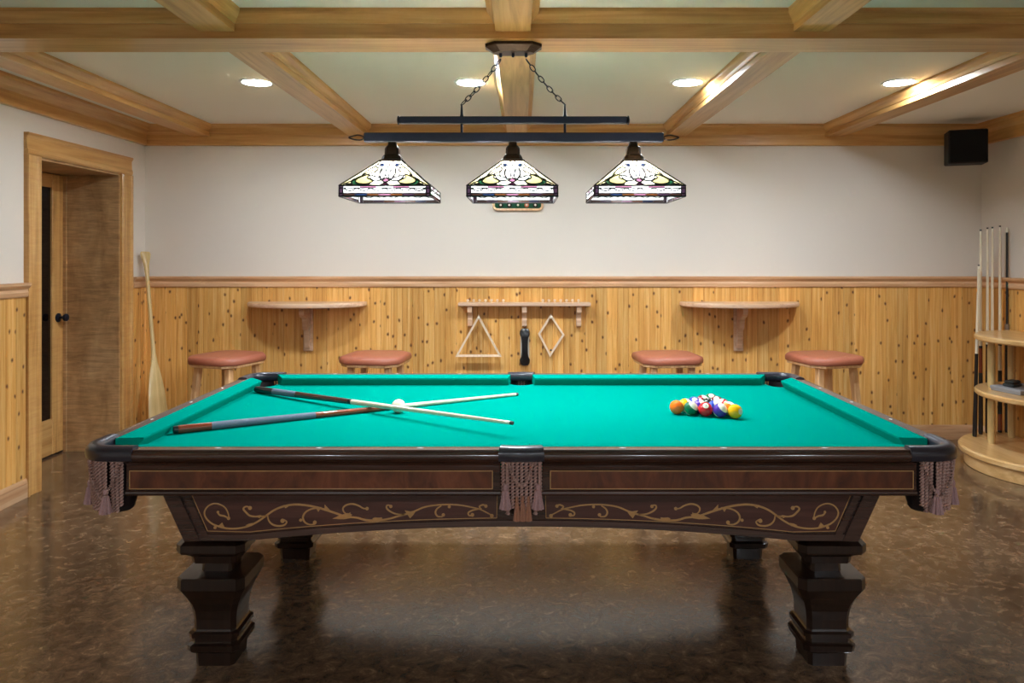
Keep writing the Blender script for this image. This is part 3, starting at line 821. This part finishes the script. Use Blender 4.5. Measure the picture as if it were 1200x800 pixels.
for z in (ZS0 + .001, zb, zt, ZS1): mb.tube([(-HB, -HB - .0006, z), (HB, -HB - .0006, z)], .0027 if z in (zb, zt) else .0036, 4)
for x in (-HB + .016, HB - .016): mb.tube([(x, -HB - .0006, ZS0), (x, -HB - .0006, ZS1)], .0027, 4)
for k in range(6):
    wv = (2 * HB - .032) / 6; x0 = -HB + .016 + wv * k
    mb.tube([(x0 + wv * s_ / 8, -HB - .0006, zt - .011 * math.sin(PI * s_ / 8)) for s_ in range(9)], .0027, 4)
for k in range(1, 7):
    x = -HB + .016 + (2 * HB - .032) / 7 * k
    mb.tube([(x, -HB - .0006, ZS0), (x, -HB - .0006, zb)], .0016, 4)
lead_skirt = mb.mesh('leading', lead)
mb = MB()
for sx in (-1, 1):
    for sy in (-1, 1):
        mb.tube([(sx * HB, sy * HB, ZS0), (sx * HB, sy * HB, ZS1), (sx * HT, sy * HT, ZS2)], .0034, 6)
frame_me = mb.mesh('shade', lead, 50)
neck_me = MB().loft([oct_ring(h, h * .3, z) for z, h in ((1.792, .050), (1.800, .050), (1.804, .042), (1.815, .038), (1.822, .034), (1.826, .030), (1.85, .029), (1.858, .025), (1.866, .018), (1.879, .016))]).mesh('neck', bronze, 35)
bulb_me = MB().lathe([(.003, -.036), (.015, -.031), (.024, -.019), (.028, -.004), (.025, .011), (.016, .026), (.013, .034)], 16).mesh('bulb', bulb_m, 60)
socket_me = MB().lathe([(.0145, .030), (.0155, .034), (.0155, .075), (.010, .085)], 14).mesh('socket', black_plastic, 40)
for sxx in (-.542, -.036, .470):
    s_ = inst(frame_me, 'shade', F, (rel(sxx), 0, 0))
    for q in range(4):
        rot = (0, 0, q * PI / 2)
        for pm in pane_meshes + sk: inst(pm, 'glass_pane', s_, (0, 0, 0), rot)
        inst(lead_face, 'leading', s_, (0, 0, 0), rot); inst(lead_skirt, 'leading', s_, (0, 0, 0), rot)
    inst(neck_me, 'neck', F, (rel(sxx), 0, 0))
    inst(bulb_me, 'bulb', s_, (0, 0, 1.718)); inst(socket_me, 'socket', s_, (0, 0, 1.718))

# ------------------------------------------------------------------ balls
R_B = .0286
def ball_mat(name, col, stripe):
    m, nt, b, N, L = new_mat(name)
    b.inputs['Roughness'].default_value = 0.08; b.inputs['Coat Weight'].default_value = 0.5; b.inputs['Coat Roughness'].default_value = 0.04
    tc = N('ShaderNodeTexCoord'); sp = N('ShaderNodeSeparateXYZ'); ab = N('ShaderNodeMath'); ab.operation = 'ABSOLUTE'
    lt = N('ShaderNodeMath'); lt.operation = 'LESS_THAN'; lt.inputs[1].default_value = R_B * (.56 if stripe else 2)
    L(tc.outputs['Object'], sp.inputs[0]); L(sp.outputs[2], ab.inputs[0]); L(ab.outputs[0], lt.inputs[0])
    mx = N('ShaderNodeMix'); mx.data_type = 'RGBA'
    mx.inputs[6].default_value = rgba((236, 226, 204)); mx.inputs[7].default_value = rgba(col)
    L(lt.outputs[0], mx.inputs[0]); L(mx.outputs[2], b.inputs['Base Color'])
    return m
def sphere(r, nu=28, nv=16):
    rings = [[(r * math.sin(PI * j / nv) * math.cos(2 * PI * i / nu), r * math.sin(PI * j / nv) * math.sin(2 * PI * i / nu), -r * math.cos(PI * j / nv)) for i in range(nu)] for j in range(1, nv)]
    mb = MB().loft(rings, False); n_ = len(mb.v)
    mb.v += [(0, 0, -r), (0, 0, r)]
    mb.f += [(n_, (i + 1) % nu, i) for i in range(nu)] + [(n_ + 1, n_ - nu + i, n_ - nu + (i + 1) % nu) for i in range(nu)]
    return mb
spot_me = None
def disc_on_sphere(r, ang):
    rings = [[(r * math.cos(ang * k / 3), r * math.sin(ang * k / 3) * math.cos(2 * PI * i / 20), r * math.sin(ang * k / 3) * math.sin(2 * PI * i / 20)) for i in range(20)] for k in range(1, 4)]
    mb = MB().loft(rings, False); c = len(mb.v); mb.v.append((r, 0, 0)); mb.f += [(c, i, (i + 1) % 20) for i in range(20)]
    return mb
spot_me = disc_on_sphere(R_B + .0002, .42).mesh('number_spot', ivory, 80)
ink = plain('ball_ink', (20, 18, 18), 0.2)
def numeral_mesh(txt):
    cu = bpy.data.curves.new('numeral', 'FONT'); cu.body = txt; cu.size = .014; cu.align_x = 'CENTER'; cu.align_y = 'CENTER'
    ob = bpy.data.objects.new('numeral_tmp', cu); COL.objects.link(ob)
    dg = bpy.context.evaluated_depsgraph_get(); me = bpy.data.meshes.new_from_object(ob.evaluated_get(dg))
    bpy.data.objects.remove(ob)
    for v in me.vertices:
        y, z = v.co.x, v.co.y; r = R_B + .0005
        v.co = (math.sqrt(max(1e-6, r * r - y * y - z * z)), y, z)
    me.materials.clear(); me.materials.append(ink)
    return me
BALLC = {1: (240, 180, 10), 2: (24, 60, 170), 3: (206, 22, 34), 4: (70, 36, 150), 5: (238, 112, 20), 6: (14, 104, 62), 7: (130, 24, 34), 8: (16, 16, 18)}
for k in range(9, 16): BALLC[k] = BALLC[k - 8]
BL = {5: 'solid orange ball at the left end of the rack', 14: 'green striped ball between the orange and red balls in front row', 3: 'solid red ball in the middle of the front row', 12: 'purple striped ball in front row beside the yellow ball',
      1: 'solid yellow ball at the right end of the rack', 9: 'yellow striped ball just behind the orange ball', 4: 'solid purple ball behind the green striped and red balls', 10: 'blue striped ball behind the red and purple striped balls', 13: 'orange striped ball just behind the yellow ball',
      2: 'solid blue ball on the left of the third row', 8: 'black ball in the centre of the racked balls', 11: 'red striped ball on the right of the third row', 15: 'maroon striped ball on the left of the second-last row', 7: 'solid maroon ball on the right of the second-last row', 6: 'solid green ball at the far apex of the rack'}
rows = [[5, 14, 3, 12, 1], [9, 4, 10, 13], [2, 8, 11], [15, 7], [6]]
orient = {5: (.2, .3, 2.9), 14: (.6, .5, .3), 3: (0, -.75, -1.75), 12: (.6, .55, .2), 1: (0, -.15, -.95), 9: (.3, 1.0, .2), 4: (.3, -.9, -1.2), 10: (.8, .6, .5), 13: (.3, .4, 1), 2: (.2, -.8, -1.6), 11: (.7, -.5, -1.2), 15: (.5, .7, .4), 7: (.2, -.9, -1.9), 6: (0, -1.0, -1.7), 8: (0, -1.2, 1)}
ball_meshes = {}
b0, b1 = Vector((.634, 2.978)), Vector((.848, 2.897))
u_ = (b1 - b0).normalized(); w_ = Vector((-u_.y, u_.x)); w_ = w_ if w_.y > 0 else -w_
start = (b0 + b1) / 2 - u_ * 4 * R_B * 1.005
for r, row in enumerate(rows):
    for i, num in enumerate(row):
        p = start + u_ * (2 * R_B * 1.005) * (i + r * .5) + w_ * (2 * R_B * 1.005 * .866 * r)
        me = sphere(R_B).mesh('ball', ball_mat('ball_%d' % num, BALLC[num], num > 8), 180)
        o = inst(me, 'billiard_ball', None, (p.x, p.y, ZBED + R_B), orient[num])
        tag(o, BL[num], 'billiard ball', 'racked balls on the green cloth')
        inst(spot_me, 'number_spot', o)
        if num in (3, 1, 7, 6): inst(numeral_mesh(str(num)), 'numeral', o)
o = sphere(R_B).obj('cue_ball', ivory, None, (-.505, 3.0, ZBED + R_B), smooth=180)
tag(o, 'plain white cue ball between the two crossed cues', 'billiard ball')

# ------------------------------------------------------------------ cues
def make_cue(p0, p1, label, style, group=None, L_=None):
    p0, p1 = Vector(p0), Vector(p1); L_ = (p1 - p0).length; d = (p1 - p0).normalized()
    t = thing('pool_cue', label, 'pool cue', p0, 0, group)
    t.rotation_euler = d.to_track_quat('X', 'Z').to_euler()
    def r_at(s): return .0152 - .0047 * min(1, s / .52) - .004 * max(0, (s - .52) / .48)
    def seg(name, a, b_, mat, extra=0.0, par=None):
        n_ = 4
        return MB().lathe([((r_at(a + (b_ - a) * k / n_) + extra), (a + (b_ - a) * k / n_) * L_) for k in range(n_ + 1)], 14, 'x').obj(name, mat, par or t, smooth=50)
    butt, wrap, fore, split = style
    bt = seg('butt', .012, .09, butt)
    MB().lathe([(.010, 0), (.0135, .002), (.0145, .012 * L_)], 14, 'x').obj('bumper', cue_black, bt, smooth=50)
    seg('wrap', .09, split[0], wrap, .0004); seg('forearm', split[0], split[1], fore)
    seg('joint', split[1], split[1] + .012, cue_black, .0004)
    sf = seg('shaft', split[1] + .012, .975, shaft_m)
    fr = seg('ferrule', .975, .992, ivory, .0002, sf); seg('tip', .992, 1.0, tip_m, 0, sf)
    return t
A0 = Vector((-1.235, 3.44, ZBED + .0155)); 
make_cue((-1.255, 3.45, ZBED + .0158), (-.030, 2.60, ZBED + .050), 'pool cue with dark brown forearm lying on top, its tip towards the front rail', (cue_black, wrap_m, cue_brown, (.20, .43)))
make_cue((-1.262, 2.642, ZBED + .0158), (-.016, 3.373, ZBED + .0072), 'pool cue with reddish brown forearm lying underneath, its tip towards the back rail', (cue_red, wrap_m, cue_red, (.355, .565)))

# ------------------------------------------------------------------ wall shelves, racks, brush, plaque
def half_shelf(xc, label):
    t = thing('bar_shelf', label, 'wall shelf', (xc, YB - .016, 0), 0, 'half-round bar shelves')
    hwid, dep = .447, .30
    pts = [(-hwid, 0)] + [(-hwid * math.cos(a), -.035 - (dep - .035) * math.sin(a)) for a in [PI * i / 24 for i in range(25)]] + [(hwid, 0)]
    mb = MB().loft([[(x * s_, y * s_ if y < -.001 else 0, z) for x, y in pts] for s_, z in ((.985, 1.020), (1, 1.027), (1, 1.046), (.99, 1.053))])
    mb.obj('shelf_board', shelf_wood, t, smooth=40)
    bevbox(-.036, .036, -.02, 0, .675, 1.020, .004).obj('back_plate', shelf_wood, t)
    prof = [(-.02, 1.020), (-.19, 1.020), (-.195, .995), (-.185, .965), (-.16, .945), (-.135, .94), (-.115, .925), (-.105, .89), (-.10, .86), (-.085, .845), (-.068, .84), (-.06, .80), (-.058, .76), (-.048, .725), (-.036, .70), (-.02, .695)]
    MB().prism(prof, 'x', -.018, .018).obj('bracket', shelf_wood, t, smooth=40)
    return t
half_shelf(-1.628, 'half-round wooden bar shelf between the two left stools')
half_shelf(1.658, 'half-round wooden bar shelf between the two right stools')
t = thing('rack_shelf', 'narrow straight wall shelf above the hanging racks, with small pegs on top', 'wall shelf', (.023, YB - .016, 0))
bevbox(-.5, .5, -.10, 0, 1.022, 1.050, .004).obj('shelf_board', shelf_wood, t)
for x in [-.43 + .045 * i for i in range(7)] + [.14 + .045 * i for i in range(7)]:
    MB().lathe([(.007, 1.049), (.007, 1.058), (.011, 1.062), (.010, 1.070), (.004, 1.073)], 10, c=(x, -.05, 0)).obj('peg', rack_wood, t, smooth=50)
for x in (-.413, 0, .413):
    MB().prism([(0, .86), (0, 1.023), (-.085, 1.023), (-.085, .975), (-.065, .968), (-.045, .955), (-.04, .93), (-.05, .915), (-.05, .872), (-.035, .86)], 'x', x - .0175, x + .0175).obj('bracket', shelf_wood, t)
YW = YB - .018
def rack_frame(name, pts, label, w_in=.0145, dep=.03, off=0.0):
    """closed wooden frame of bars standing out from the wall"""
    c = Vector((sum(p[0] for p in pts) / len(pts), sum(p[1] for p in pts) / len(pts)))
    t = thing(name, label, 'ball rack', (c.x, YW - off, c.y))
    q = [Vector(p) - c for p in pts]; n_ = len(q)
    # inset polygon by angle bisector
    def inset(i, d):
        a, b_, c_ = q[i - 1], q[i], q[(i + 1) % n_]
        e1 = (a - b_).normalized(); e2 = (c_ - b_).normalized(); bis = (e1 + e2).normalized()
        sn = math.sqrt(max(1e-6, (1 - e1.dot(e2)) / 2))
        return b_ + bis * (d / sn)
    for i in range(n_):
        j = (i + 1) % n_
        poly = [q[i], q[j], inset(j, w_in), inset(i, w_in)]
        MB().prism([(p.x, p.y) for p in poly], 'y', -dep, 0).obj('side_bar', rack_wood, t)
    return t
def WX(px): return (px - 611) * 5.57 / 855
def WZ(py): return 1.4 - (py - 300) * 5.57 / 855
tr = rack_frame('triangle_rack', [(WX(534.5), WZ(416.5)), (WX(588), WZ(416.5)), (WX(561.5), WZ(368))], 'wooden triangle ball rack hanging on the pine wainscot', off=.054)
dr = rack_frame('diamond_rack', [(WX(644.5), WZ(418)), (WX(661.5), WZ(392)), (WX(645.5), WZ(367.5)), (WX(630.5), WZ(391)), ], 'wooden diamond ball rack hanging beside the brush')
MB().lathe([(.007, -.02), (.007, -.031), (.003, -.033)], 10, 'y', (0, 0, -.115)).obj('bolt', black_metal, dr)
for x, z in ((WX(562), WZ(371.5)), (WX(645.7), WZ(371.5))):
    pd = .054 if x < 0 else 0
    o = MB().lathe([(.005, 0), (.005, -.035 - pd), (.009, -.037 - pd), (.009, -.043 - pd), (.004, -.046 - pd)], 10, 'y').obj('wall_peg', ivory, None, (x, YW, z), smooth=40)
    tag(o, 'small pale peg at the apex of the %s rack' % ('triangle' if x < 0 else 'diamond'), 'peg', 'rack pegs')
br = thing('table_brush', 'black pool table brush hanging below the middle shelf bracket', 'brush', (WX(615), YW, WZ(406)))
outl = [(0, -.142), (.025, -.138), (.038, -.12), (.040, -.10), (.03, -.08), (.025, -.05), (.0235, 0), (.025, .05), (.03, .08), (.040, .10), (.038, .12), (.025, .138), (0, .142)]
full = outl + [(-x, z) for x, z in reversed(outl[1:-1])]
MB().loft([[(x * s_, y, z * s_) for x, z in full] for s_, y in ((.96, -.018), (1, -.024), (1, -.04), (.9, -.05))]).obj('handle', cue_black, br, smooth=40)
B(-.034, .034, -.018, 0, -.10, .085).obj('bristles', bristle, br)
MB().tube([(0, -.03, .14), (-.006, -.012, .155), (0, -.006, .165), (.006, -.012, .155), (0, -.03, .14)], .0015, 5).obj('hanging_loop', tassel_dark, br)
pq = thing('ball_plaque', 'small wooden plaque with green felt and a row of balls, behind the middle lamp shade', 'wall plaque', (WX(607), YB, 1.872))
hw_, hh_ = .195, .125
def rrect(hx, hz, r, n_=5):
    return arc(hx - r, hz - r, r, 0, 90, n_) + arc(-hx + r, hz - r, r, 90, 180, n_) + arc(-hx + r, -hz + r, r, 180, 270, n_) + arc(hx - r, -hz + r, r, 270, 360, n_)
o_, i_ = rrect(hw_, hh_, .035), rrect(hw_ - .018, hh_ - .018, .02)
MB().loft([[(x, 0, z) for x, z in o_], [(x, -.022, z) for x, z in o_], [(x * .985, -.028, z * .985) for x, z in o_], [(x, -.026, z) for x, z in i_], [(x, -.008, z) for x, z in i_]], False).obj('frame', oak_z, pq, smooth=40)
MB().prism(i_, 'y', -.01, -.002).obj('felt_panel', felt_green, pq)
pc = [(24, 24, 26), (40, 30, 40), (20, 96, 60), (228, 130, 96), (30, 26, 30)]
for k in range(5):
    bm2 = ball_mat('plaque_ball_%d' % k, pc[k], False)
    bb = sphere(.0185, 16, 10).obj('ball', bm2, pq, (-.132 + .066 * k, -.018, -.082), smooth=180)
    disc_on_sphere(.0188, .45).obj('number_spot', ivory, bb, (0, 0, 0), (0, 0, -PI / 2), smooth=80)

# ------------------------------------------------------------------ bar stools
def stool_parts():
    P = {}
    hs2, ch = .215, .075
    P['seat_cushion'] = MB().loft([oct_ring(hs2 * s_, ch * s_, z) for s_, z in ((.95, .662), (.985, .666), (1.0, .675), (1.005, .69), (.99, .703), (.955, .712), (.88, .717), (.5, .720))]).mesh('seat_cushion', leather, 45)
    P['seat_board'] = MB().loft([oct_ring(hs2 * s_, ch * s_, z) for s_, z in ((.93, .645), (.95, .648), (.95, .662))]).mesh('seat_board', oak_z)
    P['leg'] = MB().loft([oct_ring(.021, .005, 0, .058, .058), oct_ring(.022, .005, .3, .026, .026), oct_ring(.022, .005, .646, 0, 0)]).mesh('leg', oak_z)
    P['stretcher'] = MB().tube([(-.175, 0, 0), (.175, 0, 0)], .011, 8).mesh('stretcher', oak_z, 50)
    return P
SP = stool_parts()
def stool(x, y, rz, label):
    t = thing('bar_stool', label, 'bar stool', (x, y, 0), rz, 'octagonal bar stools')
    inst(SP['seat_cushion'], 'seat_cushion', t); inst(SP['seat_board'], 'seat_board', t)
    for k in range(4):
        a = k * PI / 2
        sx, sy = ((1, 1), (-1, 1), (-1, -1), (1, -1))[k]
        inst(SP['leg'], 'leg', t, (sx * .13, sy * .13, 0), (0, 0, a))
        inst(SP['stretcher'], 'stretcher', t, (.166 * math.cos(a), .166 * math.sin(a), .22 + .05 * (k % 2)), (0, 0, a + PI / 2))
stool(-2.055, 5.10, math.radians(-20), 'brown leather bar stool nearest the paddle and the door')
stool(-1.02, 5.12, math.radians(-8), 'brown leather bar stool to the right of the left bar shelf')
stool(1.02, 5.12, math.radians(6), 'brown leather bar stool to the left of the right bar shelf')
stool(2.115, 5.10, math.radians(14), 'brown leather bar stool nearest the cue stand')

# ------------------------------------------------------------------ paddle
top, bot = Vector((-2.835, 5.50, 1.432)), Vector((-2.60, 5.27, .003))
Lp = (top - bot).length
sec = [(0, .022, .004), (.02, .05, .005), (.06, .066, .006), (.12, .074, .007), (.25, .076, .008), (.42, .064, .009), (.55, .044, .010), (.63, .026, .0115), (.70, .0165, .013), (.85, .0145, .013), (1.15, .0145, .013), (Lp - .17, .015, .013), (Lp - .10, .021, .0135), (Lp - .04, .038, .014), (Lp - .015, .042, .014), (Lp, .036, .011)]
o = MB().loft([[(hx * math.cos(2 * PI * i / 12), ty * math.sin(2 * PI * i / 12), s_) for i in range(12)] for s_, hx, ty in sec]).obj('canoe_paddle', paddle_wood, None, bot, smooth=60)
o.rotation_euler = ((top - bot).normalized().to_track_quat('Z', 'Y') @ Quaternion((0, 0, 1), .25)).to_euler()
tag(o, 'long wooden canoe paddle leaning in the corner beside the door', 'paddle')

# ------------------------------------------------------------------ speaker
sp = thing('wall_speaker', 'black box speaker mounted high in the back right corner', 'speaker', (3.245, 5.33, 2.07), math.radians(-20))
bevbox(-.125, .125, -.085, .08, 0, .243, .006).obj('cabinet', black_plastic, sp)
bevbox(-.118, .118, -.094, -.084, .008, .235, .004).obj('grille', grille_cloth, sp)
MB().tube([(.02, .08, .12), (.03, .16, .12), (.06, .262, .12)], .012, 8).obj('bracket_arm', black_metal, sp, smooth=50)
bevbox(.03, .10, .14, .15, .09, .15).obj('bracket_plate', black_metal, sp)

# ------------------------------------------------------------------ cue stand against the right wall
SX, SY = XR - .03, 4.75
cs = thing('cue_stand', 'half-round maple cue stand with two shelves against the right wall', 'cue stand', (SX, SY, 0))
def half_disc(r, z0, z1, e=.008):
    def ring(rr, z): return [(-rr * math.cos(a), rr * math.sin(a), z) for a in [-PI / 2 + PI * i / 36 for i in range(37)]]
    return MB().loft([ring(r - e, z0), ring(r, z0 + e), ring(r, z1 - e), ring(r - e, z1)])
half_disc(.53, 0, .085, .004).obj('plinth', stand_wood, cs, smooth=40)
half_disc(.565, .085, .13, .01).obj('base_board', stand_wood, cs, smooth=40)
half_disc(.47, .472, .507).obj('shelf_board', stand_wood, cs, smooth=40)
half_disc(.47, .838, .873).obj('shelf_board', stand_wood, cs, smooth=40)
for a in (32, -32, 80, -80):
    r = .37
    x, y = -r * math.cos(math.radians(a)), r * math.sin(math.radians(a))
    MB().lathe([(.02, .128), (.024, .15), (.024, .40), (.019, .46), (.019, .474)], 14, c=(x, y, 0)).obj('post', paddle_wood, cs, smooth=40)
    MB().lathe([(.019, .505), (.024, .54), (.024, .77), (.019, .82), (.019, .84)], 14, c=(x, y, 0)).obj('post', paddle_wood, cs, smooth=40)
def on_stand(r, a, z): return (SX - r * math.cos(math.radians(a)), SY + r * math.sin(math.radians(a)), z)
CL = [((.508, 64), (.508, 64), 1.46, (cue_black, cue_black, cue_red, (.30, .42)), 'pool cue with thin pale shaft at the left edge of the cue stand'),
      ((.508, 72), (.508, 72), 1.475, (cue_black, cue_black, cue_brown, (.30, .42)), 'pool cue with pale shaft, second from the left in the stand'),
      ((.508, 77), (.508, 77), 1.48, (cue_black, cue_black, cue_brown, (.30, .42)), 'pool cue with pale shaft, third from the left in the stand'),
      ((.508, 84), (.508, 84), 1.49, (cue_red, cue_black, shaft_m, (.30, .42)), 'pool cue with pale shaft standing beside the black cue')]
for (r0, q0), (r1, q1), Lc, st, lb in CL:
    make_cue(on_stand(r0, q0, .1305), on_stand(r1, q1, .1305 + Lc), lb, st, 'cues in the stand')
# dark rest and short leaning cue
t = thing('bridge_stick', 'all black stick standing upright at the back of the cue stand', 'pool cue', on_stand(.508, 90, .1305))
MB().lathe([(.012, 0), (.0145, .01), (.014, .7), (.012, .71), (.0085, .74), (.008, 1.44)], 12).obj('shaft', cue_black, t, smooth=40)
MB().lathe([(.009, 1.44), (.010, 1.46), (.006, 1.475)], 12).obj('tip_cap', ivory, t, smooth=40)
MB().lathe([(.0149, .72), (.0149, .78)], 12).obj('collar', dull_steel, t)
make_cue((3.19, 5.135, .1305), (3.228, 5.15, 1.34), 'short pool cue with long black butt leaning on the left of the stand', (cue_black, cue_black, cue_black, (.30, .47)), None)
gb = thing('game_box', 'flat pale grey box lying on the middle shelf of the stand', 'box', (SX - .19, SY + .06, .507), .25)
bevbox(-.15, .15, -.11, .11, 0, .022, .003).obj('box_base', grey_card, gb); bevbox(-.153, .153, -.113, .113, .012, .032, .003).obj('lid', grey_card, gb)
dc = thing('small_case', 'small dark grey case resting on the pale box', 'case', (SX - .25, SY + .08, .539), .5)
bevbox(-.055, .055, -.035, .035, 0, .022, .006).obj('case_base', dark_case, dc); bevbox(-.052, .052, -.032, .032, .022, .04, .008).obj('case_lid', dark_case, dc)
